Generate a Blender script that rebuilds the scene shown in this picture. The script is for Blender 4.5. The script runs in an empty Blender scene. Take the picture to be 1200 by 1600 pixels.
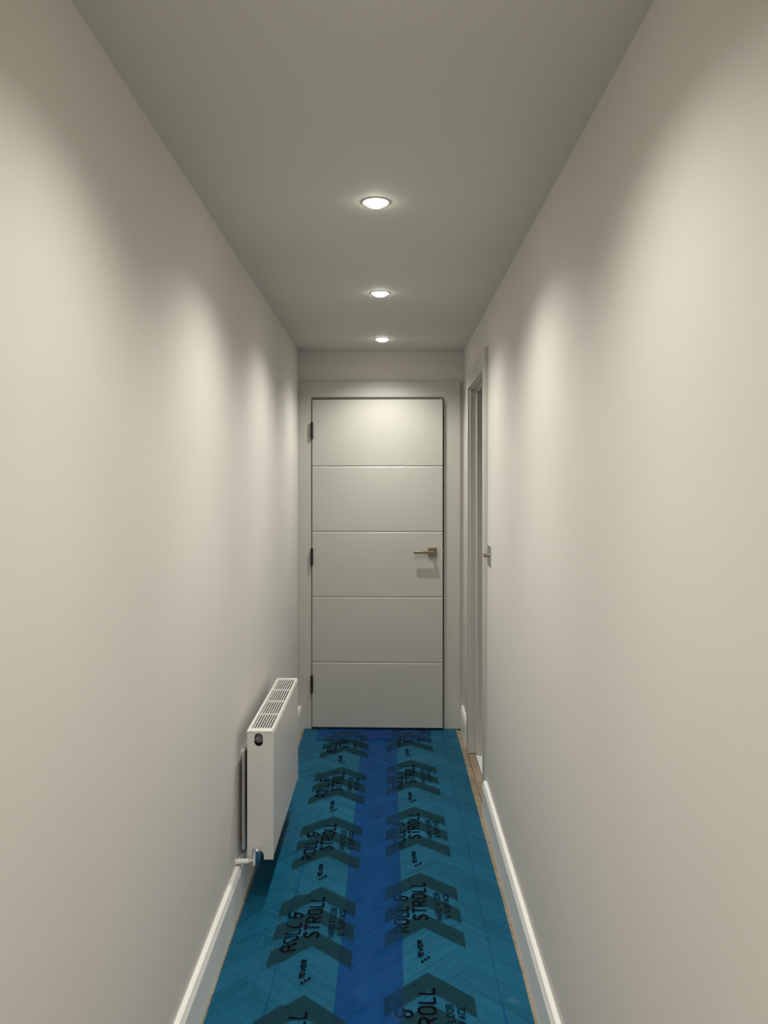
import bpy, bmesh, math, random
from mathutils import Vector, Matrix
random.seed(7)
C = bpy.context.scene.collection
sc = bpy.context.scene

# ------------------------------------------------------------------ camera, world, exposure
CAM_H = 1.472                      # eye height
FPX = 1240.0                       # focal length in pixels of a 1200 px wide frame
cam = bpy.data.cameras.new('camera')
cam.sensor_fit = 'HORIZONTAL'; cam.sensor_width = 36.0
cam.lens = FPX / 1200 * 36.0
cam.shift_x = -8 / 1200; cam.shift_y = -43 / 1200
cam.clip_start = 0.02
camo = bpy.data.objects.new('camera', cam); C.objects.link(camo)
camo.location = (0, 0, CAM_H); camo.rotation_euler = (math.radians(90), 0, 0)
sc.camera = camo

w = bpy.data.worlds.new('world'); sc.world = w; w.use_nodes = True
w.node_tree.nodes['Background'].inputs[0].default_value = (0.9, 0.95, 1, 1)
w.node_tree.nodes['Background'].inputs[1].default_value = 0.02

vs = sc.view_settings
vs.view_transform = 'Standard'; vs.look = 'None'; vs.gamma = 1; vs.use_curve_mapping = False
vs.exposure = 0.0
LAMP_W = 35.5                      # watts of the wide spill of each recessed ceiling lamp
CORE_W = 15.0                      # watts of its narrow core beam
LAMP_COL = (1.0, 0.985, 0.925)

# ------------------------------------------------------------------ materials
def new_mat(name):
    m = bpy.data.materials.new(name); m.use_nodes = True
    nt = m.node_tree
    return m, nt, nt.nodes['Principled BSDF']

def paint(name, col, rough=0.55, bump=0.02, scale=220.0, spec=0.4, var=0.03):
    m, nt, p = new_mat(name)
    tc = nt.nodes.new('ShaderNodeTexCoord')
    n = nt.nodes.new('ShaderNodeTexNoise'); n.inputs['Scale'].default_value = scale
    n.inputs['Detail'].default_value = 3
    b = nt.nodes.new('ShaderNodeBump'); b.inputs['Strength'].default_value = bump * 4
    b.inputs['Distance'].default_value = 0.001
    nt.links.new(tc.outputs['Object'], n.inputs['Vector'])
    nt.links.new(n.outputs['Fac'], b.inputs['Height'])
    nt.links.new(b.outputs['Normal'], p.inputs['Normal'])
    n2 = nt.nodes.new('ShaderNodeTexNoise'); n2.inputs['Scale'].default_value = 1.7
    nt.links.new(tc.outputs['Object'], n2.inputs['Vector'])
    r = nt.nodes.new('ShaderNodeMixRGB')
    r.inputs[1].default_value = (*[c * (1 - var) for c in col], 1)
    r.inputs[2].default_value = (*[min(1, c * (1 + var)) for c in col], 1)
    nt.links.new(n2.outputs['Fac'], r.inputs[0])
    nt.links.new(r.outputs[0], p.inputs['Base Color'])
    p.inputs['Roughness'].default_value = rough
    p.inputs['Specular IOR Level'].default_value = spec
    return m

def metal(name, col, rough):
    m, nt, p = new_mat(name)
    n = nt.nodes.new('ShaderNodeTexNoise'); n.inputs['Scale'].default_value = 300
    mr = nt.nodes.new('ShaderNodeMapRange')
    mr.inputs['To Min'].default_value = rough * 0.8; mr.inputs['To Max'].default_value = rough * 1.2
    nt.links.new(n.outputs['Fac'], mr.inputs['Value'])
    nt.links.new(mr.outputs[0], p.inputs['Roughness'])
    p.inputs['Base Color'].default_value = (*col, 1); p.inputs['Metallic'].default_value = 1
    return m

M = {}
M['wall'] = paint('wall paint', (0.655, 0.631, 0.588), 0.7, 0.03)
M['ceil'] = paint('ceiling paint', (0.585, 0.582, 0.53), 0.75, 0.02)
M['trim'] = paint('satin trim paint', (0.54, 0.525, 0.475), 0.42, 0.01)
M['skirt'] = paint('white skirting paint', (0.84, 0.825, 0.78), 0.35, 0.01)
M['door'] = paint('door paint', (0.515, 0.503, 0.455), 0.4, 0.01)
M['rad'] = paint('radiator enamel', (0.69, 0.676, 0.635), 0.3, 0.0, spec=0.5)
M['plug'] = paint('dark plug', (0.13, 0.13, 0.12), 0.22, 0.0)
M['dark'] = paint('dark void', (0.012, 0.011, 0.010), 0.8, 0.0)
M['hinge'] = paint('black hinge', (0.010, 0.009, 0.008), 0.4, 0.0)
M['tile'] = paint('white tile', (0.80, 0.79, 0.76), 0.25, 0.0)
M['pipe'] = paint('white pipe', (0.80, 0.80, 0.77), 0.3, 0.0)
M['chrome'] = metal('chrome', (0.80, 0.80, 0.82), 0.09)
M['nickel'] = metal('brushed bronze nickel', (0.33, 0.285, 0.205), 0.25)
M['steel'] = metal('brushed steel plate', (0.42, 0.44, 0.46), 0.30)
M['sub'] = paint('subfloor', (0.03, 0.022, 0.015), 0.9, 0.0)

def emit(name, col, s):
    m, nt, p = new_mat(name)
    p.inputs['Base Color'].default_value = (0.9, 0.9, 0.9, 1)
    p.inputs['Emission Color'].default_value = (*col, 1)
    p.inputs['Emission Strength'].default_value = s
    return m
M['lens'] = emit('lamp lens', (1.0, 0.97, 0.86), 40.0)

def wood():
    m, nt, p = new_mat('oak parquet')
    tc = nt.nodes.new('ShaderNodeTexCoord'); mp = nt.nodes.new('ShaderNodeMapping')
    mp.inputs['Scale'].default_value = (3, 42, 10)
    oi = nt.nodes.new('ShaderNodeObjectInfo')
    ad = nt.nodes.new('ShaderNodeVectorMath'); ad.operation = 'ADD'
    sc_ = nt.nodes.new('ShaderNodeMath'); sc_.operation = 'MULTIPLY'; sc_.inputs[1].default_value = 37
    cb = nt.nodes.new('ShaderNodeCombineXYZ')
    nt.links.new(oi.outputs['Random'], sc_.inputs[0]); nt.links.new(sc_.outputs[0], cb.inputs[0])
    nt.links.new(tc.outputs['Object'], mp.inputs['Vector'])
    nt.links.new(mp.outputs[0], ad.inputs[0]); nt.links.new(cb.outputs[0], ad.inputs[1])
    n = nt.nodes.new('ShaderNodeTexNoise'); n.inputs['Scale'].default_value = 1.6
    n.inputs['Detail'].default_value = 6; n.inputs['Distortion'].default_value = 0.6
    nt.links.new(ad.outputs[0], n.inputs['Vector'])
    cr = nt.nodes.new('ShaderNodeValToRGB')
    cr.color_ramp.elements[0].position = 0.32; cr.color_ramp.elements[0].color = (0.25, 0.185, 0.12, 1)
    cr.color_ramp.elements[1].position = 0.66; cr.color_ramp.elements[1].color = (0.37, 0.285, 0.19, 1)
    nt.links.new(n.outputs['Fac'], cr.inputs[0])
    hs = nt.nodes.new('ShaderNodeHueSaturation')
    mr = nt.nodes.new('ShaderNodeMapRange')
    mr.inputs['To Min'].default_value = 0.74; mr.inputs['To Max'].default_value = 1.06
    nt.links.new(oi.outputs['Random'], mr.inputs['Value'])
    nt.links.new(mr.outputs[0], hs.inputs['Value']); nt.links.new(cr.outputs[0], hs.inputs['Color'])
    nt.links.new(hs.outputs[0], p.inputs['Base Color'])
    p.inputs['Roughness'].default_value = 0.5
    return m
M['wood'] = wood()

def film():
    m = bpy.data.materials.new('blue protective film'); m.use_nodes = True
    nt = m.node_tree; nt.nodes.clear()
    out = nt.nodes.new('ShaderNodeOutputMaterial')
    tr = nt.nodes.new('ShaderNodeBsdfTransparent'); tr.inputs[0].default_value = (0.175, 0.625, 0.96, 1)
    df = nt.nodes.new('ShaderNodeBsdfDiffuse'); df.inputs[0].default_value = (0.012, 0.17, 0.40, 1)
    gl = nt.nodes.new('ShaderNodeBsdfGlossy'); gl.inputs['Roughness'].default_value = 0.05
    gl.inputs['Color'].default_value = (0.85, 0.92, 1, 1)
    tc = nt.nodes.new('ShaderNodeTexCoord'); mp = nt.nodes.new('ShaderNodeMapping')
    mp.inputs['Scale'].default_value = (34, 6, 1)
    nt.links.new(tc.outputs['Object'], mp.inputs['Vector'])
    n = nt.nodes.new('ShaderNodeTexNoise'); n.inputs['Scale'].default_value = 1.0
    n.inputs['Detail'].default_value = 6; n.inputs['Distortion'].default_value = 1.0
    nt.links.new(mp.outputs[0], n.inputs['Vector'])
    b = nt.nodes.new('ShaderNodeBump'); b.inputs['Strength'].default_value = 0.75
    b.inputs['Distance'].default_value = 0.006
    nt.links.new(n.outputs['Fac'], b.inputs['Height'])
    n3 = nt.nodes.new('ShaderNodeTexNoise'); n3.inputs['Scale'].default_value = 17; n3.inputs['Detail'].default_value = 2
    nt.links.new(tc.outputs['Object'], n3.inputs['Vector'])
    m3 = nt.nodes.new('ShaderNodeMapRange'); m3.inputs['From Min'].default_value = 0.62; m3.inputs['From Max'].default_value = 0.80
    nt.links.new(n3.outputs['Fac'], m3.inputs['Value'])
    b3 = nt.nodes.new('ShaderNodeBump'); b3.inputs['Distance'].default_value = 0.022; b3.inputs['Strength'].default_value = 1.0
    nt.links.new(m3.outputs[0], b3.inputs['Height']); nt.links.new(b.outputs[0], b3.inputs['Normal'])
    nt.links.new(b3.outputs[0], gl.inputs['Normal']); nt.links.new(b.outputs[0], df.inputs['Normal'])
    m1 = nt.nodes.new('ShaderNodeMixShader')
    # the milky pigment is slightly streaky along the roll
    mp2 = nt.nodes.new('ShaderNodeMapping'); mp2.inputs['Scale'].default_value = (22, 1.3, 1)
    nt.links.new(tc.outputs['Object'], mp2.inputs['Vector'])
    n2 = nt.nodes.new('ShaderNodeTexNoise'); n2.inputs['Scale'].default_value = 1.0
    n2.inputs['Detail'].default_value = 3
    nt.links.new(mp2.outputs[0], n2.inputs['Vector'])
    mr = nt.nodes.new('ShaderNodeMapRange')
    mr.inputs['From Min'].default_value = 0.25; mr.inputs['From Max'].default_value = 0.75
    mr.inputs['To Min'].default_value = 0.02; mr.inputs['To Max'].default_value = 0.16
    nt.links.new(n2.outputs['Fac'], mr.inputs['Value']); nt.links.new(mr.outputs[0], m1.inputs[0])
    nt.links.new(tr.outputs[0], m1.inputs[1]); nt.links.new(df.outputs[0], m1.inputs[2])
    fr = nt.nodes.new('ShaderNodeFresnel'); fr.inputs[0].default_value = 1.30
    nt.links.new(b.outputs[0], fr.inputs['Normal'])
    fm = nt.nodes.new('ShaderNodeMath'); fm.operation = 'MULTIPLY'; fm.inputs[1].default_value = 0.45
    nt.links.new(fr.outputs[0], fm.inputs[0])
    m2 = nt.nodes.new('ShaderNodeMixShader')
    nt.links.new(fm.outputs[0], m2.inputs[0])
    nt.links.new(m1.outputs[0], m2.inputs[1]); nt.links.new(gl.outputs[0], m2.inputs[2])
    nt.links.new(m2.outputs[0], out.inputs[0])
    return m
M['film'] = film()

def ink(name, col, fac):
    m = bpy.data.materials.new(name); m.use_nodes = True
    nt = m.node_tree; nt.nodes.clear()
    out = nt.nodes.new('ShaderNodeOutputMaterial')
    tr = nt.nodes.new('ShaderNodeBsdfTransparent')
    df = nt.nodes.new('ShaderNodeBsdfDiffuse'); df.inputs[0].default_value = (*col, 1)
    n = nt.nodes.new('ShaderNodeTexNoise'); n.inputs['Scale'].default_value = 60
    mr = nt.nodes.new('ShaderNodeMapRange')
    mr.inputs['To Min'].default_value = fac - 0.05; mr.inputs['To Max'].default_value = min(1, fac + 0.05)
    nt.links.new(n.outputs['Fac'], mr.inputs['Value'])
    m1 = nt.nodes.new('ShaderNodeMixShader')
    nt.links.new(mr.outputs[0], m1.inputs[0])
    nt.links.new(tr.outputs[0], m1.inputs[1]); nt.links.new(df.outputs[0], m1.inputs[2])
    nt.links.new(m1.outputs[0], out.inputs[0])
    return m
M['ink_chevron'] = ink('grey chevron ink', (0.013, 0.036, 0.040), 0.60)
M['ink_black'] = ink('black lettering ink', (0.004, 0.005, 0.007), 0.94)
M['ink_faint'] = ink('faint outline ink', (0.01, 0.03, 0.04), 0.35)

# ------------------------------------------------------------------ mesh helpers
def obj(name, bm, mat, parent=None, smooth=False):
    me = bpy.data.meshes.new(name); bm.normal_update(); bm.to_mesh(me); bm.free()
    me.materials.append(mat)
    if smooth:
        for p in me.polygons: p.use_smooth = True
    o = bpy.data.objects.new(name, me); C.objects.link(o)
    if parent: o.parent = parent
    return o
def empty(name, loc=(0, 0, 0)):
    o = bpy.data.objects.new(name, None); o.location = loc; C.objects.link(o); return o
def tag(o, label, cat, group=None):
    o['label'] = label; o['category'] = cat
    if group: o['group'] = group
    return o
def struct(o, label=None, cat='structure'):
    o['kind'] = 'structure'
    if label: o['label'] = label
    o['category'] = cat
    return o
def box(bm, x0, x1, y0, y1, z0, z1, bev=0.0, seg=1):
    b2 = bmesh.new()
    vs_ = [b2.verts.new((x, y, z)) for x in (x0, x1) for y in (y0, y1) for z in (z0, z1)]
    for f in ((0, 1, 3, 2), (4, 6, 7, 5), (0, 4, 5, 1), (2, 3, 7, 6), (0, 2, 6, 4), (1, 5, 7, 3)):
        b2.faces.new([vs_[i] for i in f])
    bmesh.ops.recalc_face_normals(b2, faces=b2.faces)
    if bev:
        bmesh.ops.bevel(b2, geom=b2.edges[:] , offset=bev, segments=seg, affect='EDGES', profile=0.5)
    merge(bm, b2)
def merge(bm, b2):
    mp = {}
    for v in b2.verts: mp[v] = bm.verts.new(v.co)
    for f in b2.faces:
        try: bm.faces.new([mp[v] for v in f.verts])
        except ValueError: pass
    b2.free()
def cyl(bm, p0, p1, r, n=24, r1=None):
    p0 = Vector(p0); p1 = Vector(p1); r1 = r if r1 is None else r1
    d = (p1 - p0).normalized()
    a = d.orthogonal().normalized(); b = d.cross(a)
    A = [bm.verts.new(p0 + (a * math.cos(t) + b * math.sin(t)) * r) for t in [2 * math.pi * i / n for i in range(n)]]
    B = [bm.verts.new(p1 + (a * math.cos(t) + b * math.sin(t)) * r1) for t in [2 * math.pi * i / n for i in range(n)]]
    for i in range(n): bm.faces.new((A[i], A[(i + 1) % n], B[(i + 1) % n], B[i]))
    bm.faces.new(list(reversed(A))); bm.faces.new(B)
def lathe(bm, cx, cy, prof, n=40):          # prof: list of (radius, z)
    rings = []
    for r, z in prof:
        rings.append([bm.verts.new((cx + r * math.cos(2 * math.pi * i / n), cy + r * math.sin(2 * math.pi * i / n), z)) for i in range(n)])
    for a, b in zip(rings, rings[1:]):
        for i in range(n): bm.faces.new((a[i], a[(i + 1) % n], b[(i + 1) % n], b[i]))
    return rings
def prism_y(bm, prof, y0, y1, off0=0.0, off1=0.0):   # closed (x,z) profile swept along Y, sheared in x
    a = [bm.verts.new((x + off0, y0, z)) for x, z in prof]
    b = [bm.verts.new((x + off1, y1, z)) for x, z in prof]
    n = len(prof)
    for i in range(n): bm.faces.new((a[i], a[(i + 1) % n], b[(i + 1) % n], b[i]))
    bm.faces.new(list(reversed(a))); bm.faces.new(b)
    bmesh.ops.recalc_face_normals(bm, faces=bm.faces)

# ------------------------------------------------------------------ room dimensions (metres)
YB, YE = -2.0, 4.796                # back end of the corridor, end wall
H = 2.277
def XL(y): return -0.546 + 0.0050 * (YE - y)          # left wall face (walls close in slightly)
def XRb(y): return 0.448 - 0.0080 * (YE - y) if y > 0 else XRb(0.0001)   # right wall face at the floor
def XRt(y): return 0.451 - 0.0030 * (YE - y)                             # right wall face at the ceiling
DN, DF = 3.675, 4.334               # side doorway, near and far jamb
DOOR_H = 1.990
LAMPS = [4.397, 3.338, 2.263, 1.20, 0.13, -0.94]
LX = -0.038

# walls
bm = bmesh.new()
v = [bm.verts.new(p) for p in ((XL(YB), YB, -.02), (XL(YE), YE, -.02), (XL(YE), YE, H + .02), (XL(YB), YB, H + .02))]
u = [bm.verts.new((-0.70, p.co.y, p.co.z)) for p in v]
bm.faces.new(v)
bm.faces.new(list(reversed(u)))
for i in range(4): bm.faces.new((v[i], u[i], u[(i + 1) % 4], v[(i + 1) % 4]))
bmesh.ops.recalc_face_normals(bm, faces=bm.faces)
struct(obj('wall_left', bm, M['wall']), 'long plain off-white painted wall on the left', 'wall')

def rwall(bm, y0, y1, z0, z1):
    n = max(1, int((y1 - y0) / 0.3)); mz = max(1, int((z1 - z0) / 0.4))
    def X(y, z):
        t = z / H
        return XRb(y) * (1 - t) + XRt(y) * t
    g = [[bm.verts.new((X(y0 + (y1 - y0) * i / n, z0 + (z1 - z0) * j / mz), y0 + (y1 - y0) * i / n, z0 + (z1 - z0) * j / mz)) for j in range(mz + 1)] for i in range(n + 1)]
    g2 = [[bm.verts.new((0.58, a.co.y, a.co.z)) for a in r] for r in g]
    for i in range(n):
        for j in range(mz):
            bm.faces.new((g[i][j], g[i + 1][j], g[i + 1][j + 1], g[i][j + 1]))
            bm.faces.new((g2[i][j], g2[i][j + 1], g2[i + 1][j + 1], g2[i + 1][j]))
    for i in range(n):
        for j in (0, mz): bm.faces.new((g[i][j], g2[i][j], g2[i + 1][j], g[i + 1][j]))
    for j in range(mz):
        for i in (0, n): bm.faces.new((g[i][j], g[i][j + 1], g2[i][j + 1], g2[i][j]))
bm = bmesh.new()
rwall(bm, YB, DN - .02, -.02, H + .02)
rwall(bm, DN - .02, DF + .02, DOOR_H + .02, H + .02)
rwall(bm, DF + .02, YE, -.02, H + .02)
bmesh.ops.recalc_face_normals(bm, faces=bm.faces)
struct(obj('wall_right', bm, M['wall'], smooth=False), 'plain off-white painted wall on the right with a doorway', 'wall')

LX0, LX1 = -0.4655, 0.3290          # end door opening
bm = bmesh.new()
box(bm, -0.70, LX0 - .02, YE, YE + .13, -.02, H + .02)
box(bm, LX1 + .02, 0.60, YE, YE + .13, -.02, H + .02)
box(bm, LX0 - .02, LX1 + .02, YE, YE + .13, 2.012, H + .02)
struct(obj('wall_end', bm, M['wall']), 'short wall at the end above and around the door', 'wall')
bm = bmesh.new(); box(bm, -0.70, 0.60, YB - .1, YB, -.02, H + .02)
struct(obj('wall_back', bm, M['wall']), 'wall behind the viewer', 'wall')
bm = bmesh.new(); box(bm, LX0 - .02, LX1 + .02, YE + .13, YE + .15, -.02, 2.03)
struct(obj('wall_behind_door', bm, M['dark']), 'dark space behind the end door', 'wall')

# ceiling with round cut-outs for the lamps
bm = bmesh.new()
def q(pts): bm.faces.new([bm.verts.new(p) for p in pts])
cuts = sorted(LAMPS); hs_ = 0.08; R_CUT = 0.038
ys = [YB]
for c_ in cuts: ys += [c_ - hs_, c_ + hs_]
ys.append(YE + .02)
for i in range(0, len(ys), 2):
    q([(-.70, ys[i], H), (-.70, ys[i + 1], H), (.60, ys[i + 1], H), (.60, ys[i], H)])
for c_ in cuts:
    q([(-.70, c_ - hs_, H), (-.70, c_ + hs_, H), (LX - hs_, c_ + hs_, H), (LX - hs_, c_ - hs_, H)])
    q([(LX + hs_, c_ - hs_, H), (LX + hs_, c_ + hs_, H), (.60, c_ + hs_, H), (.60, c_ - hs_, H)])
    n = 32
    for k in range(n):
        def sqp(t):
            cx, cy = math.cos(t), math.sin(t); s = hs_ / max(abs(cx), abs(cy)); return (LX + cx * s, c_ + cy * s, H)
        t0, t1 = 2 * math.pi * k / n, 2 * math.pi * (k + 1) / n
        q([(LX + R_CUT * math.cos(t0), c_ + R_CUT * math.sin(t0), H), sqp(t0), sqp(t1), (LX + R_CUT * math.cos(t1), c_ + R_CUT * math.sin(t1), H)])
bmesh.ops.remove_doubles(bm, verts=bm.verts, dist=1e-5)
for f in bm.faces:
    if f.normal.z > 0: f.normal_flip()
ret = bmesh.ops.extrude_face_region(bm, geom=bm.faces[:])
for e in ret['geom']:
    if isinstance(e, bmesh.types.BMVert): e.co.z += 0.09
bmesh.ops.recalc_face_normals(bm, faces=bm.faces)
struct(obj('ceiling', bm, M['ceil']), 'matt grey-white ceiling with recessed lamps', 'ceiling')

# ------------------------------------------------------------------ floors
bm = bmesh.new(); box(bm, -.70, .475, YB, YE + .13, -.05, -.006)
floor = struct(obj('floor', bm, M['sub']), 'oak herringbone parquet floor under the blue film', 'floor')
W_, N_ = 0.088, 5
L_ = W_ * N_
def clip_plank(cu, cv, lu, lv, rot):
    """block centred at (cu,cv) in the rotated lattice; local x runs along the grain"""
    ang = math.radians(45)
    wx = cu * math.cos(ang) - cv * math.sin(ang) - 0.06
    wy = cu * math.sin(ang) + cv * math.cos(ang)
    a = ang + (math.pi / 2 if rot else 0)
    mat = Matrix.Translation((wx, wy, 0)) @ Matrix.Rotation(a, 4, 'Z')
    b2 = bmesh.new(); g = 0.0004
    box(b2, -L_ / 2 + g, L_ / 2 - g, -W_ / 2 + g, W_ / 2 - g, -.012, random.uniform(-.0002, .0002))
    bmesh.ops.transform(b2, matrix=mat, verts=b2.verts)
    for co, no in (((-0.548, 0, 0), (-1, 0, 0)), ((0.4290, 0, 0), (1, 0, 0)), ((0, YE + .12, 0), (0, 1, 0)), ((0, 0.4, 0), (0, -1, 0))):
        bmesh.ops.bisect_plane(b2, geom=b2.verts[:] + b2.edges[:] + b2.faces[:], plane_co=co, plane_no=no, clear_outer=True)
    if len(b2.faces) < 5 or len(b2.verts) < 6:
        b2.free(); return
    bmesh.ops.contextual_create  # noqa
    bmesh.ops.holes_fill(b2, edges=b2.edges[:])
    bmesh.ops.transform(b2, matrix=mat.inverted(), verts=b2.verts)
    bmesh.ops.recalc_face_normals(b2, faces=b2.faces)
    o = obj('plank', b2, M['wood'], floor); o.matrix_local = mat
for r in range(-90, 120):
    for m_ in range(-8, 9):
        x0 = r + 2 * N_ * m_
        cu, cv = (x0 + N_ / 2) * W_, (r + .5) * W_
        X, Y = (cu - cv) * .7071 - .06, (cu + cv) * .7071
        if -1.0 < X < .9 and .1 < Y < 5.3: clip_plank(cu, cv, 1, 1, False)
        y0 = r + 1 + 2 * N_ * m_
        cu, cv = (r + .5) * W_, (y0 + N_ / 2) * W_
        X, Y = (cu - cv) * .7071 - .06, (cu + cv) * .7071
        if -1.0 < X < .9 and .1 < Y < 5.3: clip_plank(cu, cv, 1, 1, True)
# threshold boards between corridor parquet and tiled room
for y0, y1 in ((DN + .001, 3.93), (3.9315, 4.15), (4.1515, DF - .001)):
    bm = bmesh.new(); box(bm, -(y1 - y0) / 2, (y1 - y0) / 2, -.0195, .0195, -.012, .0004)
    o = obj('plank', bm, M['wood'], floor); o.location = (.4505, (y0 + y1) / 2, 0); o.rotation_euler = (0, 0, math.pi / 2)
# plain back part of the floor, never in view
bm = bmesh.new(); box(bm, -.548, .429, YB, .4, -.012, 0)
o = obj('plank', bm, M['wood'], floor); o['kind'] = 'stuff'

bm = bmesh.new(); box(bm, .475, 2.0, 3.0, 5.2, -.05, -.006)
tf = struct(obj('floor', bm, M['sub']), 'pale tiled floor seen through the side doorway', 'floor')
bm0 = bmesh.new(); box(bm0, 0, .296, 0, .596, -.006, 0.0, .001)
t0 = obj('tile', bm0, M['tile'], tf); t0.location = (.472, 3.075, 0)
for i in range(5):
    for j in range(3):
        if i == 0 and j == 0: continue
        c = t0.copy(); C.objects.link(c); c.location = (.472 + .3 * i, 3.075 + .6 * j, 0)
# side room shell
bm = bmesh.new()
box(bm, 1.97, 2.05, 3.0, 5.0, -.02, H + .02)
box(bm, .58, 2.0, 2.92, 3.0, -.02, H + .02)
box(bm, .60, 2.0, 5.0, 5.08, -.02, H + .02)
struct(obj('wall_side_room', bm, M['wall']), 'walls of the unlit room beyond the side doorway', 'wall')
bm = bmesh.new(); box(bm, .60, 2.05, 2.92, 5.08, H, H + .05)
struct(obj('ceiling', bm, M['ceil']), 'ceiling of the room beyond the side doorway', 'ceiling')

# ------------------------------------------------------------------ skirting boards
def skirt_prof(s):     # s = -1 left wall, +1 right wall ; x offsets from wall face into the room
    pts = [(0, 0), (.0200, 0), (.0205, .119), (.0200, .1215), (.0150, .1345), (.0144, .1385), (.0128, .1400), (0, .1400)]
    return [(-s * x, z) for x, z in pts]
def skirt(name, side, y0, y1, label):
    bm = bmesh.new()
    X = XL if side < 0 else XRb
    seg = 6
    for k in range(seg):
        a = y0 + (y1 - y0) * k / seg; b = y0 + (y1 - y0) * (k + 1) / seg
        b2 = bmesh.new(); prism_y(b2, skirt_prof(side), a, b, X(a), X(b))
        # drop the inner caps
        for f in [f for f in b2.faces if abs(f.normal.y) > .99]:
            yc = f.calc_center_median().y
            if (k > 0 and abs(yc - a) < 1e-6) or (k < seg - 1 and abs(yc - b) < 1e-6): b2.faces.remove(f)
        merge(bm, b2)
    bmesh.ops.remove_doubles(bm, verts=bm.verts, dist=1e-6)
    bmesh.ops.recalc_face_normals(bm, faces=bm.faces)
    struct(obj(name, bm, M['skirt']), label, 'skirting board')
skirt('baseboard_left', -1, YB, 4.777, 'white skirting board along the left wall')
skirt('baseboard_right', 1, YB, 3.569, 'white skirting board along the right wall up to the side doorway')
skirt('baseboard_far_right', 1, 4.441, 4.795, 'short white skirting board between side doorway and end door')

# ------------------------------------------------------------------ end door frame
bm = bmesh.new()
AF = 4.778
box(bm, XL(4.78) + .001, -.4700, AF, YE, 0, 1.9995)
box(bm, .3320, .427, AF, YE, 0, 1.9995)
box(bm, XL(4.78) + .001, .427, AF, YE, 1.9995, 2.092)
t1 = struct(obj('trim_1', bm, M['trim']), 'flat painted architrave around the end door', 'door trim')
bm = bmesh.new()
box(bm, LX0 - .02, LX0, YE - .004, YE + .13, 0, 1.992)
box(bm, LX1, LX1 + .02, YE - .004, YE + .13, 0, 1.992)
box(bm, LX0 - .02, LX1 + .02, YE - .004, YE + .13, 1.992, 2.012)
box(bm, LX0, LX0 + .012, YE + .045, YE + .075, 0, 1.992)
box(bm, LX1 - .012, LX1, YE + .045, YE + .075, 0, 1.992)
box(bm, LX0, LX1, YE + .045, YE + .075, 1.980, 1.992)
obj('door_lining', bm, M['trim'], t1)

# ------------------------------------------------------------------ end door, slightly ajar
DW, DT = 0.7830, 0.040
door = empty('door_1', (-0.4622, 4.7740, 0)); door.rotation_euler = (0, 0, -math.radians(1.7))
struct(door, 'white five-panel flush door standing slightly ajar at the corridor end', 'door')
bm = bmesh.new(); box(bm, 0, DW, .0055, DT, .013, 1.983, .001)
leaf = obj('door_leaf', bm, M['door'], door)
edges = [.012, .4045, .7975, 1.1905, 1.5835, 1.9835]
for a, b in zip(edges, edges[1:]):
    g = .0012
    bm = bmesh.new()
    lo = a + (0 if a < .05 else g); hi = b - (0 if b > 1.9 else g)
    x0, x1, c_ = .0002, DW - .0002, .0045
    # board with chamfered long edges, so that a V groove runs between neighbours
    ct = .0075 if hi < 1.9 else .002; cb = .0020
    vsf = [(x0, 0, lo + cb), (x1, 0, lo + cb), (x1, 0, hi - ct), (x0, 0, hi - ct)]
    vsm = [(x0, c_, lo), (x1, c_, lo), (x1, c_, hi), (x0, c_, hi)]
    vsb = [(x0, .006, lo), (x1, .006, lo), (x1, .006, hi), (x0, .006, hi)]
    F, Mm, B = [[bm.verts.new(p) for p in L] for L in (vsf, vsm, vsb)]
    bm.faces.new(F)
    for P, Q in ((F, Mm), (Mm, B)):
        for i in range(4): bm.faces.new((P[i], P[(i + 1) % 4], Q[(i + 1) % 4], Q[i]))
    bm.faces.new(list(reversed(B)))
    bmesh.ops.recalc_face_normals(bm, faces=bm.faces)
    obj('panel', bm, M['door'], leaf)
for z in (1.796, 1.037, .274):
    bm = bmesh.new()
    for k in range(5):
        cyl(bm, (-.002, -.009, z - .05 + k * .02 + .0003), (-.002, -.009, z - .05 + (k + 1) * .02 - .0003), .0080, 16)
    box(bm, -.0026, -.0004, -.010, .030, z - .05, z + .05)
    cyl(bm, (-.002, -.008, z + .05), (-.002, -.008, z + .053), .0045, 12)
    cyl(bm, (-.002, -.008, z - .053), (-.002, -.008, z - .05), .0045, 12)
    obj('hinge', bm, M['hinge'], door, smooth=False)
# lever handle on square rose
hx, hz = .7215, 1.068
bm = bmesh.new(); box(bm, hx - .026, hx + .026, -.0085, 0.001, hz - .026, hz + .026, .0015, 2)
hd = obj('door_handle', bm, M['nickel'], door)
bm = bmesh.new()
cyl(bm, (hx, -.008, hz), (hx, -.032, hz), .0095, 24)
box(bm, hx - .112, hx + .0105, -.0415, -.0300, hz - .0095, hz + .0085, .0025, 2)
obj('lever', bm, M['nickel'], hd)
# latch bolt on the leaf edge
bm = bmesh.new(); box(bm, DW - .001, DW + .0015, .008, .032, hz - .07, hz + .07, .0005)
box(bm, DW, DW + .009, .012, .028, hz - .012, hz + .012, .002)
obj('latch', bm, M['nickel'], door)

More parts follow.
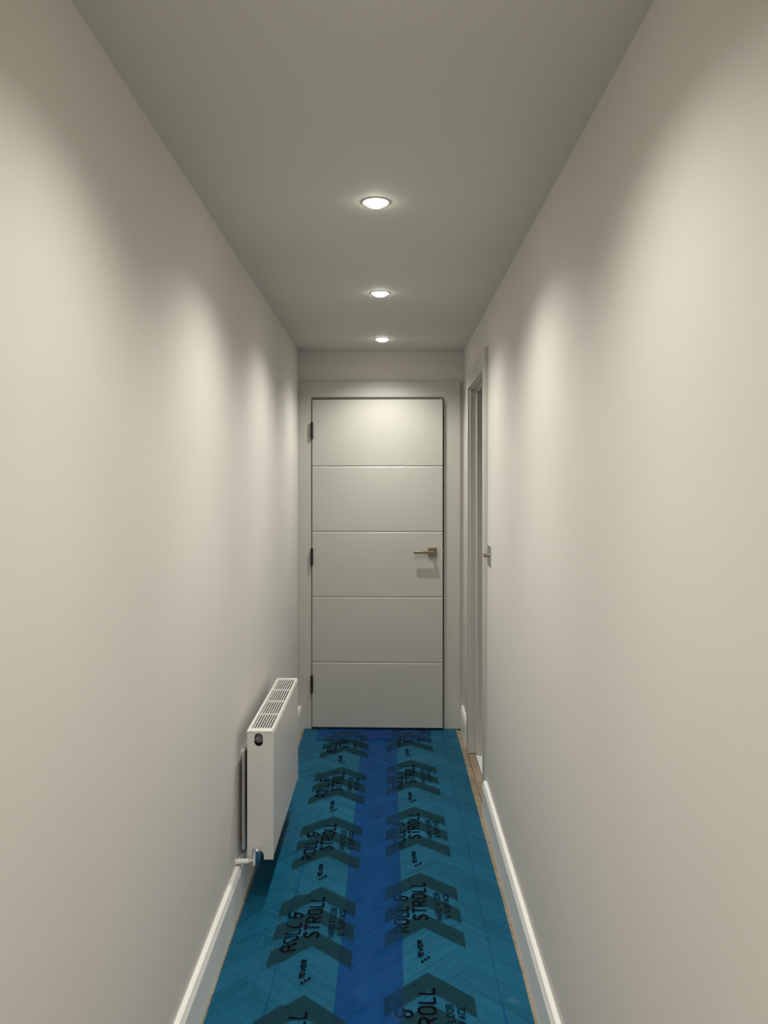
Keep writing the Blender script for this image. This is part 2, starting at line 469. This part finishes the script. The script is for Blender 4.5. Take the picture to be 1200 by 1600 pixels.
# ------------------------------------------------------------------ side doorway frame
bm = bmesh.new()
AXF = .4305
for a, b in ((3.572, DN - .006), (DF + .006, 4.440)):
    box(bm, AXF, .4575, a, b, 0, 1.996)
box(bm, AXF, .4575, 3.572, 4.440, 1.996, 2.091)
t2 = struct(obj('trim_2', bm, M['trim']), 'flat painted architrave around the side doorway on the right', 'door trim')
bm = bmesh.new()
box(bm, .4445, .58, DN - .02, DN, 0, DOOR_H)
box(bm, .4400, .58, DF, DF + .02, 0, DOOR_H, .006, 3)
box(bm, .4445, .58, DN - .02, DF + .02, DOOR_H, DOOR_H + .02)
obj('door_lining', bm, M['trim'], t2)
bm = bmesh.new()
box(bm, .473, .53, DN, DN + .014, 0, DOOR_H - .014, .003)
box(bm, .473, .53, DF - .022, DF, 0, DOOR_H - .014, .0075, 3)
box(bm, .473, .53, DN, DF, DOOR_H - .014, DOOR_H, .001)
obj('door_stop', bm, M['trim'], t2)

# ------------------------------------------------------------------ ceiling lamps
def lamp(y, label, k=1.0):
    t = empty('ceiling_downlight', (LX, y, H))
    tag(t, label, 'ceiling light', 'recessed ceiling downlights in a row')
    bm = bmesh.new()
    lathe(bm, 0, 0, [(.0325, .004), (.0335, -.0010), (.0360, -.0024), (.0395, -.0024), (.0415, -.0006), (.0415, .0002)])
    bmesh.ops.recalc_face_normals(bm, faces=bm.faces)
    obj('bezel', bm, M['trim'], t, smooth=True)
    bm = bmesh.new()
    lathe(bm, 0, 0, [(.0328, .004), (.0318, .016), (.0290, .030)])
    obj('reflector', bm, M['rad'], t, smooth=True)
    bm = bmesh.new()
    rr = lathe(bm, 0, 0, [(.0325, .0060), (.0315, -.0015), (.0270, -.0075), (.0190, -.0118), (.0100, -.0140), (.0004, -.0148)])
    bm.faces.new(rr[-1])
    bmesh.ops.recalc_face_normals(bm, faces=bm.faces)
    obj('lens', bm, M['lens'], t, smooth=True)
    for nm, e, ang in (('downlight_spill', LAMP_W, 142), ('downlight_core', CORE_W, 76)):
        L = bpy.data.lights.new(nm, 'SPOT')
        L.energy = e * k; L.color = LAMP_COL; L.spot_size = math.radians(ang); L.spot_blend = 1.0
        L.shadow_soft_size = 0.018
        lo = bpy.data.objects.new(nm, L); C.objects.link(lo); lo.parent = t
        lo.location = (0, 0, -.036)
lamp(LAMPS[0], 'small round recessed ceiling lamp nearest the end door, smallest in the photo')
lamp(LAMPS[1], 'round recessed ceiling lamp, middle one of the three glowing in the photo')
lamp(LAMPS[2], 'round recessed ceiling lamp with the widest glow, largest of the three in the photo')
lamp(LAMPS[3], 'round recessed ceiling lamp just above the top edge of the photo', 0.82)
lamp(LAMPS[4], 'round recessed ceiling lamp directly above the viewer')
lamp(LAMPS[5], 'round recessed ceiling lamp behind the viewer, farthest from the end door')

# ------------------------------------------------------------------ light switch
sy, szc = 3.488, 1.160
sx = XRb(sy) * .5 + XRt(sy) * .5
sw = empty('light_switch', (sx, sy, szc))
tag(sw, 'steel dimmer switch plate with a round knob on the right wall beside the side doorway', 'light switch')
bm = bmesh.new(); box(bm, -.005, .0012, -.043, .043, -.043, .043, .0015, 2)
pl = obj('plate', bm, M['steel'], sw)
bm = bmesh.new()
cyl(bm, (-.004, 0, 0), (-.010, 0, 0), .0060, 24)
cyl(bm, (-.010, 0, 0), (-.026, 0, 0), .0085, 28, .0080)
cyl(bm, (-.026, 0, 0), (-.0275, 0, 0), .0080, 28, .0068)
obj('knob', bm, M['nickel'], sw, smooth=False)
for s in (-1, 1):
    bm = bmesh.new(); cyl(bm, (-.0048, s * .030, 0), (-.0058, s * .030, 0), .0030, 16)
    obj('screw', bm, M['chrome'], pl)

# ------------------------------------------------------------------ radiator
RY0, RY1 = 2.793, 3.553
RX0, RX1 = -.4995, -.4075
RZ0, RZ1 = .152, .603
rad = empty('radiator', (RX0, RY0, 0))
tag(rad, 'white double-panel convector radiator with slotted top grille on the left wall', 'radiator')
def P(bm): bmesh.ops.translate(bm, verts=bm.verts, vec=(-RX0, -RY0, 0)); return bm
bm = bmesh.new(); box(bm, RX1 - .012, RX1, RY0 + .004, RY1 - .004, RZ0 + .006, RZ1 - .006, .0035, 3)
obj('front_panel', P(bm), M['rad'], rad)
bm = bmesh.new(); box(bm, RX0 - .028, RX0 - .016, RY0 + .045, RY1 - .045, RZ0 + .012, RZ1 - .088, .005, 3)
obj('rear_panel', P(bm), M['rad'], rad)
# side panels: outline with an oval hole at the top and an arched notch at the bottom
def side_panel(y0, y1, holes):
    bm = bmesh.new()
    x0, x1, z0, z1 = RX0, RX1, RZ0, RZ1 - .004
    out = [(x0, z0)]
    if holes:
        cx = x0 + .038; r = .021
        out.append((cx - r, z0)); out.append((cx - r, z0 + .012))
        for k in range(1, 12):
            t = math.pi - math.pi * k / 12
            out.append((cx + r * math.cos(t), z0 + .012 + r * math.sin(t)))
        out.append((cx + r, z0 + .012)); out.append((cx + r, z0))
    out += [(x1, z0), (x1, z1), (x0, z1)]
    vo = [bm.verts.new((x, y0, z)) for x, z in out]
    eds = [bm.edges.new((vo[i], vo[(i + 1) % len(vo)])) for i in range(len(vo))]
    if holes:
        hx_, hz_ = x0 + .0400, RZ1 - .0300; hr = .0150; hh = .0080
        hp = []
        for k in range(13):
            t = math.pi * k / 12; hp.append((hx_ + hr * math.cos(t), hz_ + hh + hr * math.sin(t)))
        for k in range(13):
            t = math.pi + math.pi * k / 12; hp.append((hx_ + hr * math.cos(t), hz_ - hh + hr * math.sin(t)))
        vh = [bm.verts.new((x, y0, z)) for x, z in hp]
        eds += [bm.edges.new((vh[i], vh[(i + 1) % len(vh)])) for i in range(len(vh))]
    bmesh.ops.triangle_fill(bm, edges=eds, use_beauty=True)
    r_ = bmesh.ops.extrude_face_region(bm, geom=bm.faces[:])
    for e in r_['geom']:
        if isinstance(e, bmesh.types.BMVert): e.co.y = y1
    bmesh.ops.recalc_face_normals(bm, faces=bm.faces)
    return obj('side_panel', P(bm), M['rad'], rad)
sp = side_panel(RY0, RY0 + .004, True)
side_panel(RY1 - .004, RY1, False)
# faint raised mark on the near side panel
bm = bmesh.new()
for dx, dz, ww in ((.028, .0, .024), (.033, -.006, .014), (.031, .005, .017)):
    box(bm, RX0 + dx, RX0 + dx + ww, RY0 - .0006, RY0 + .0005, .486 + dz, .4875 + dz)
obj('embossed_mark', P(bm), M['rad'], sp)
# oval tapping plug behind the hole
bm = bmesh.new()
hx_, hz_ = RX0 + .0400, RZ1 - .0300
cyl(bm, (hx_, RY0 + .018, hz_), (hx_, RY0 + .008, hz_ + .004), .0155, 28)
cyl(bm, (hx_, RY0 + .009, hz_ + .004), (hx_, RY0 + .004, hz_ + .006), .0110, 24, .0095)
obj('valve_plug', P(bm), M['plug'], rad)
bm = bmesh.new(); box(bm, hx_ - .022, hx_ + .022, RY0 + .018, RY0 + .022, hz_ - .030, hz_ + .026)
obj('plug_recess', P(bm), M['dark'], rad)
# top grille
gx0, gx1, gy0, gy1 = RX0 - .002, RX1 - .003, RY0 - .001, RY1 + .001
bm = bmesh.new()
ft = .012
box(bm, gx0, gx0 + .0110, gy0 + .020, gy1 - .010, RZ1 - .006, RZ1 + .002, .0012)
box(bm, gx1 - .0095, gx1, gy0 + .020, gy1 - .010, RZ1 - .006, RZ1 + .002, .0012)
box(bm, gx0, gx1, gy0, gy0 + .034, RZ1 - .006, RZ1 + .0021, .0012)
box(bm, gx0, gx1, gy1 - .018, gy1, RZ1 - .006, RZ1 + .0021, .0012)
gr = obj('top_grille', P(bm), M['rad'], rad)
ix0, ix1 = gx0 + .0110, gx1 - .0095
ns = 8; slot = (ix1 - ix0) / (ns + (ns - 1) * .62); bar = slot * .62
bm = bmesh.new(); box(bm, 0, bar, gy0 + .033 - RY0, gy1 - .017 - RY0, -.0045, .0015, .0004)
s0 = obj('slat', bm, M['rad'], gr)
for k in range(ns - 1):
    x = ix0 + slot + k * (slot + bar)
    c = s0 if k == 0 else s0.copy()
    if k: C.objects.link(c); c.parent = gr
    c.location = (x - RX0, 0, RZ1)
bm = bmesh.new(); box(bm, ix0 - RX0 - .001, ix1 - RX0 + .001, -.0030, .0030, -.0045, .0012, .0004)
b0 = obj('cross_bar', bm, M['rad'], gr)
for k in range(3):
    c = b0 if k == 0 else b0.copy()
    if k: C.objects.link(c); c.parent = gr
    c.location = (0, (gy1 - .018 - gy0 - .034) * (k + 1) / 4 + .034, RZ1)
# thin folded lip beside the grille
bm = bmesh.new(); box(bm, gx1 + .0006, RX1 - .0002, RY0, RY1, RZ1 - .007, RZ1 - .0035, .0005)
obj('casing_lip', P(bm), M['rad'], rad)
# wall brackets
for yy in (RY0 + .10, RY1 - .10):
    bm = bmesh.new(); box(bm, XL(yy) + .0008, RX0 - .016, yy - .015, yy + .015, RZ0 + .05, RZ1 - .10, .001)
    obj('wall_bracket', P(bm), M['rad'], rad)
# near-black board added inside so the grille slots look deep in shade
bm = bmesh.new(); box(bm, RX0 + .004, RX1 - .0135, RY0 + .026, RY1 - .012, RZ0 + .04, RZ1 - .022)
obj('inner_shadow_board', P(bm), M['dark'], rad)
# angled valve with white pipe from the wall
vx, vy, vz = RX0 + .034, RY0 - .020, RZ0 + .004
bm = bmesh.new()
b2 = bmesh.new()
rings = lathe(b2, vx, vy, [(.0004, vz - .012), (.0105, vz - .012), (.0125, vz - .009), (.0125, vz + .038), (.0115, vz + .043), (.0085, vz + .0445), (.0004, vz + .0445)], 32)
merge(bm, b2)
cyl(bm, (vx, vy, vz), (vx - .020, vy, vz), .0095, 6)
cyl(bm, (vx - .018, vy, vz), (vx - .027, vy, vz), .0085, 24)
cyl(bm, (vx, vy + .004, vz + .014), (vx + .004, vy + .050, vz + .014), .0090, 24)
va = obj('valve', P(bm), M['chrome'], rad, smooth=False)
bm = bmesh.new()
cyl(bm, (vx - .025, vy, vz), (XL(vy) - .002, vy, vz - .002), .0088, 24)
obj('pipe', P(bm), M['pipe'], va, smooth=False)
bm = bmesh.new()
cyl(bm, (XL(vy) + .003, vy, vz - .002), (XL(vy) - .002, vy, vz - .002), .0100, 28, .0105)
obj('pipe_collar', P(bm), M['pipe'], va, smooth=False)

# ------------------------------------------------------------------ protective film, two overlapping strips
from mathutils import noise
CREASES = [  # (x0,y0,x1,y1,height,width)
    (-.262, 4.20, -.318, 3.45, .0060, .0050), (-.318, 3.45, -.345, 2.3, .0045, .0060),
    (-.355, 3.60, -.385, 2.2, .0035, .0080), (-.300, 3.2, -.312, 2.1, .0020, .0060),
    (-.415, 3.0, -.430, 1.9, .0030, .0090), (.315, 4.75, .322, 1.9, .0022, .0070),
    (-.05, 3.0, -.03, 1.9, .0020, .0070), (-.10, 2.8, -.11, 1.9, .0016, .0060), (.005, 2.7, -.012, 2.1, .0020, .0050),
    (-.40, 4.45, -.33, 4.65, .0040, .0080), (-.2, 4.35, -.16, 4.7, .0045, .0070), (-.10, 4.5, -.02, 4.7, .0035, .0070),
    (.03, 4.62, .22, 4.58, .0040, .0080), (-.45, 4.35, -.47, 4.0, .0030, .0060)]
def hgt(x, y):
    h = .0016 * (noise.noise(Vector((x * 9, y * 2.2, 0))) + 1) * .5
    h += .0009 * (noise.noise(Vector((x * 26, y * 5, 3.3))) + 1) * .5
    if y > 4.3:
        h += .0110 * min(1, (y - 4.3) / .25) * max(0, min(1, (4.74 - y) / .1)) * max(0, noise.noise(Vector((x * 13, y * 22, 9))))
    for x0, y0, x1, y1, a, s in CREASES:
        dx, dy = x1 - x0, y1 - y0; L2 = dx * dx + dy * dy
        t = ((x - x0) * dx + (y - y0) * dy) / L2
        if -.1 < t < 1.1:
            tt = min(1, max(0, t)); px, py = x0 + dx * tt, y0 + dy * tt
            d2 = (x - px) ** 2 + (y - py) ** 2
            if d2 < 25 * s * s:
                fade = min(1, 6 * max(0, min(tt, 1 - tt)) + .08)
                wob = .65 + .5 * noise.noise(Vector((x * 4, y * 6, a * 1000)))
                h += a * fade * wob * math.exp(-d2 / (2 * s * s))
    return h
FY0, FY1 = 1.3, 4.785
def sheet(name, x0, x1, y0, y1, z, parent=None, wav=.003):
    bm = bmesh.new()
    st = .006
    nx, ny = int((x1 - x0) / st), int((y1 - y0) / st)
    g = []
    for j in range(ny + 1):
        y = y0 + (y1 - y0) * j / ny
        e0 = wav * noise.noise(Vector((y * 3, 1.7, z * 900))); e1 = wav * noise.noise(Vector((y * 3, 7.7, z * 900)))
        row = []
        for i in range(nx + 1):
            x = x0 + e0 + (x1 + e1 - x0 - e0) * i / nx
            row.append(bm.verts.new((x, y, z + hgt(x, y))))
        g.append(row)
    for j in range(ny):
        for i in range(nx): bm.faces.new((g[j][i], g[j][i + 1], g[j + 1][i + 1], g[j + 1][i]))
    return obj(name, bm, M['film'], parent, smooth=True)
ZL, ZR = .0028, .0010
# sheets are open surfaces a fraction of a millimetre thick in reality
left = sheet('protective_film', -.5075, .043, FY0, FY1, ZL)
tag(left, 'left strip of glossy blue floor film, creased, running past the radiator', 'floor film', 'blue floor protection film strips')
right = sheet('protective_film', -.1555, .4005, FY0, FY1, ZR)
tag(right, 'right strip of glossy blue floor film, tucked under the left one, beside bare parquet', 'floor film', 'blue floor protection film strips')
flap = sheet('folded_flap', -.43, .235, 4.555, 4.775, .0044, right, .02)

# --- print
WARP = [0.0]
def wp(x, y):
    if not WARP[0] or x > -.27: return x, y
    k = min(1, (-.27 - x) / .03) * WARP[0]
    return x + k * .008 * noise.noise(Vector((x * 30, y * 14, 5))), y + k * .018 * noise.noise(Vector((x * 26, y * 12, 8)))
def vert(bm, x, y, z):
    x, y = wp(x, y); return bm.verts.new((x, y, z + hgt(x, y)))
def ribbon(bm, pts, wd, z, join=True):
    """polyline in world XY, densified, laid on the film"""
    P_ = [Vector((p[0], p[1])) for p in pts]
    for a, b in zip(P_, P_[1:]):
        d = b - a; L = d.length
        if L < 1e-6: continue
        d /= L; nrm = Vector((-d.y, d.x)) * wd / 2
        n = max(1, int(L / .006)); prev = None
        for k in range(n + 1):
            c = a + d * L * k / n
            r = [vert(bm, p.x, p.y, z) for p in (c + nrm, c - nrm)]
            if prev: bm.faces.new((prev[0], prev[1], r[1], r[0]))
            prev = r
    if join:
        for c in P_[1:-1]:
            bm.faces.new([vert(bm, c.x + wd / 2 * math.cos(t), c.y + wd / 2 * math.sin(t), z) for t in [2 * math.pi * i / 8 for i in range(8)]])
def arc(cx, cy, rx, ry, a0, a1, n=6):
    return [(cx + rx * math.cos(math.radians(a0 + (a1 - a0) * i / n)), cy + ry * math.sin(math.radians(a0 + (a1 - a0) * i / n))) for i in range(n + 1)]
# letters in a cell 0..w x 0..1
GL = {
 'R': (.50, [[(.06, 0), (.06, 1), (.27, 1)] + arc(.27, .75, .19, .25, 90, -90) + [(.06, .5)], [(.24, .5), (.47, 0)]]),
 'O': (.52, [arc(.26, .74, .20, .26, 0, 180) + arc(.26, .26, .20, .26, 180, 360) + [(.46, .74)]]),
 'L': (.42, [[(.06, 1), (.06, 0), (.40, 0)]]),
 'S': (.48, [arc(.24, .76, .18, .24, 10, 180) + [(.09, .62), (.38, .40)] + arc(.24, .24, .18, .24, 0, -170)]),
 'T': (.46, [[(.02, 1), (.44, 1)], [(.23, 1), (.23, 0)]]),
 'H': (.52, [[(.06, 0), (.06, 1)], [(.45, 0), (.45, 1)], [(.06, .5), (.45, .5)]]),
 'A': (.50, [[(.03, 0), (.25, 1), (.47, 0)], [(.11, .3), (.39, .3)]]),
 'D': (.52, [[(.06, 0), (.06, 1), (.24, 1)] + arc(.24, .72, .21, .28, 90, 0) + arc(.24, .28, .21, .28, 0, -90) + [(.06, 0)]]),
 'F': (.42, [[(.06, 0), (.06, 1), (.40, 1)], [(.06, .52), (.36, .52)]]),
 'U': (.52, [[(.06, 1), (.06, .26)] + arc(.26, .26, .20, .26, 180, 360) + [(.46, 1)]]),
 'C': (.48, [arc(.26, .74, .20, .26, 0, 180) + arc(.26, .26, .20, .26, 180, 360)]),
 'E': (.44, [[(.41, 1), (.06, 1), (.06, 0), (.41, 0)], [(.06, .52), (.37, .52)]]),
 'V': (.50, [[(.04, 1), (.25, 0), (.46, 1)]]),
 '&': (.56, [[(.44, 1), (.24, 1)] + arc(.24, .77, .17, .23, 90, 250) + [(.24, .54), (.54, .54)], arc(.24, .27, .18, .27, 90, 360) + [(.42, .54), (.42, .66)]]),
 ' ': (.26, []),
}
def text(bm, s, xtop, xbase, y0, y1, wd, z):
    """line of text read towards the end door; letter tops point to the left"""
    tot = sum(GL[c][0] for c in s) + .10 * (len(s) - 1)
    k = (y1 - y0) / tot; cap = xbase - xtop; u = 0
    ins = wd / 2
    for c in s:
        for path in GL[c][1]:
            ribbon(bm, [(xbase - ins - py * (cap - 2 * ins), y0 + (u + px) * k) for px, py in path], wd, z)
        u += GL[c][0] + .10
HW, RUN, TH, GAP = .129, .118, .086, .143
def clipx(x, lo, hi): return max(lo, min(hi, x))
def chevron(par, cx, ay, z, y_max=FY1 - .004):
    for k in range(3):
        top = ay - k * GAP
        if top - TH - RUN > y_max or top < FY0 + .01: continue
        bm = bmesh.new()
        for s in (-1, 1):
            n = 16; m_ = 8; rows = []
            for i in range(n + 1):
                t = i / n; x = cx + s * HW * t; yt = top - RUN * t
                rows.append([(x, yt - TH * j / m_) for j in range(m_ + 1)])
            for i in range(n):
                for j in range(m_):
                    qd = [rows[i][j], rows[i + 1][j], rows[i + 1][j + 1], rows[i][j + 1]]
                    if max(p[1] for p in qd) > y_max or min(p[1] for p in qd) < FY0: continue
                    bm.faces.new([vert(bm, x, y, z) for x, y in qd])
        bmesh.ops.remove_doubles(bm, verts=bm.verts, dist=1e-5)
        if bm.faces: obj('chevron_print', bm, M['ink_chevron'], par)
        else: bm.free()
def group(par, cx, ay, z):
    zc, zt = z + .0004, z + .0007
    chevron(par, cx, ay, zc)
    def add(name, fn, mat=M['ink_black']):
        bm = bmesh.new(); fn(bm)
        dead = [f for f in bm.faces if max(v.co.y for v in f.verts) > FY1 - .003 or min(v.co.y for v in f.verts) < FY0 + .003]
        bmesh.ops.delete(bm, geom=dead, context='FACES')
        if bm.faces: obj(name, bm, mat, par)
        else: bm.free()
    def title(bm):
        text(bm, 'ROLL &', cx - .100, cx - .046, ay - .404, ay - .165, 0.0080, zt)
        text(bm, 'STROLL', cx - .036, cx + .019, ay - .330, ay - .073, 0.0080, zt)
    add('title_lettering', title)
    def sub(bm):
        text(bm, 'HARD FLOOR', cx + .044, cx + .067, ay - .331, ay - .147, .0034, zt)
        text(bm, '& SURFACE', cx + .0755, cx + .098, ay - .319, ay - .157, .0034, zt)
    add('small_lettering', sub)
    def reg(bm):
        c = (cx - .040, ay - .062)
        ribbon(bm, [(c[0] + .0055 * math.cos(t), c[1] + .0055 * math.sin(t)) for t in [2 * math.pi * i / 16 for i in range(17)]], .0009, zt)
        r_ = GL['R'][1]
        for p_ in r_: ribbon(bm, [(c[0] + .003 - py * .006, c[1] - .0015 + px * .007) for px, py in p_], .0009, zt, False)
    add('registered_mark', reg)
    def logo(bm):
        text(bm, 'EVER', cx - .0250, cx - .0065, ay - .527, ay - .447, .0050, zt)
        def sq(x, y, a=.0085, b=.0105):
            bm.faces.new([bm.verts.new((x + i * a / 2, y + j * b / 2, zt + hgt(x, y))) for i, j in ((-1, -1), (1, -1), (1, 1), (-1, 1))])
        sq(cx - .0125, ay - .5615); sq(cx - .0025, ay - .5510); sq(cx + .0075, ay - .5405)
        sq(cx - .0205, ay - .5330, .008, .012); sq(cx - .0115, ay - .5335, .004, .008)
    add('emblem_lettering', logo)
    def frame(bm):
        x1 = cx + .012
        ribbon(bm, [(cx - .005, ay - .447), (x1, ay - .447), (x1, ay - .533), (cx - .02, ay - .562)], .0008, zt, False)
    add('emblem_outline', frame, M['ink_faint'])
PER = .6155
for k in range(-4, 2):
    WARP[0] = 1.0
    group(left, -.245, 3.515 + PER * (k + 1), ZL)
    WARP[0] = 0.0
    group(right, .115, 3.622 + PER * (k + 1), ZR)

# pleats where the left strip is folded onto itself: narrow extra layers of the same film
def pleat(par, pts, w0, z):
    bm = bmesh.new(); prev = None
    for (xa, ya), (xb, yb) in zip(pts, pts[1:]):
        n = max(2, int(abs(yb - ya) / .008))
        for k in range(n + 1):
            t = k / n; x = xa + (xb - xa) * t; y = ya + (yb - ya) * t
            ww = w0 * .36 * (.4 + .8 * abs(noise.noise(Vector((y * 3, z * 5000, 2)))))
            x += .004 * noise.noise(Vector((y * 5, 3, z * 3000)))
            r_ = [bm.verts.new((x - ww / 2, y, z + hgt(x - ww / 2, y))), bm.verts.new((x, y, z + .0001 + hgt(x, y))), bm.verts.new((x + ww / 2, y, z + hgt(x + ww / 2, y)))]
            if prev:
                bm.faces.new((prev[0], prev[1], r_[1], r_[0])); bm.faces.new((prev[1], prev[2], r_[2], r_[1]))
            prev = r_
    bm.normal_update()
    for f in bm.faces:
        if f.normal.z < 0: f.normal_flip()
    obj('pleat', bm, M['film'], par, smooth=True)
zp = ZL + .0012
pleat(left, [(-.262, 4.20), (-.290, 3.85), (-.318, 3.45)], .008, zp)
pleat(left, [(-.318, 3.44), (-.335, 2.8), (-.352, 2.0), (-.36, 1.5)], .014, zp)
pleat(left, [(-.185, 4.62), (-.23, 4.38)], .010, zp)
pleat(left, [(-.40, 4.30), (-.42, 4.12)], .007, zp)
zp = ZR + .0012
pleat(right, [(.312, 4.76), (.316, 3.4), (.322, 1.5)], .012, zp)
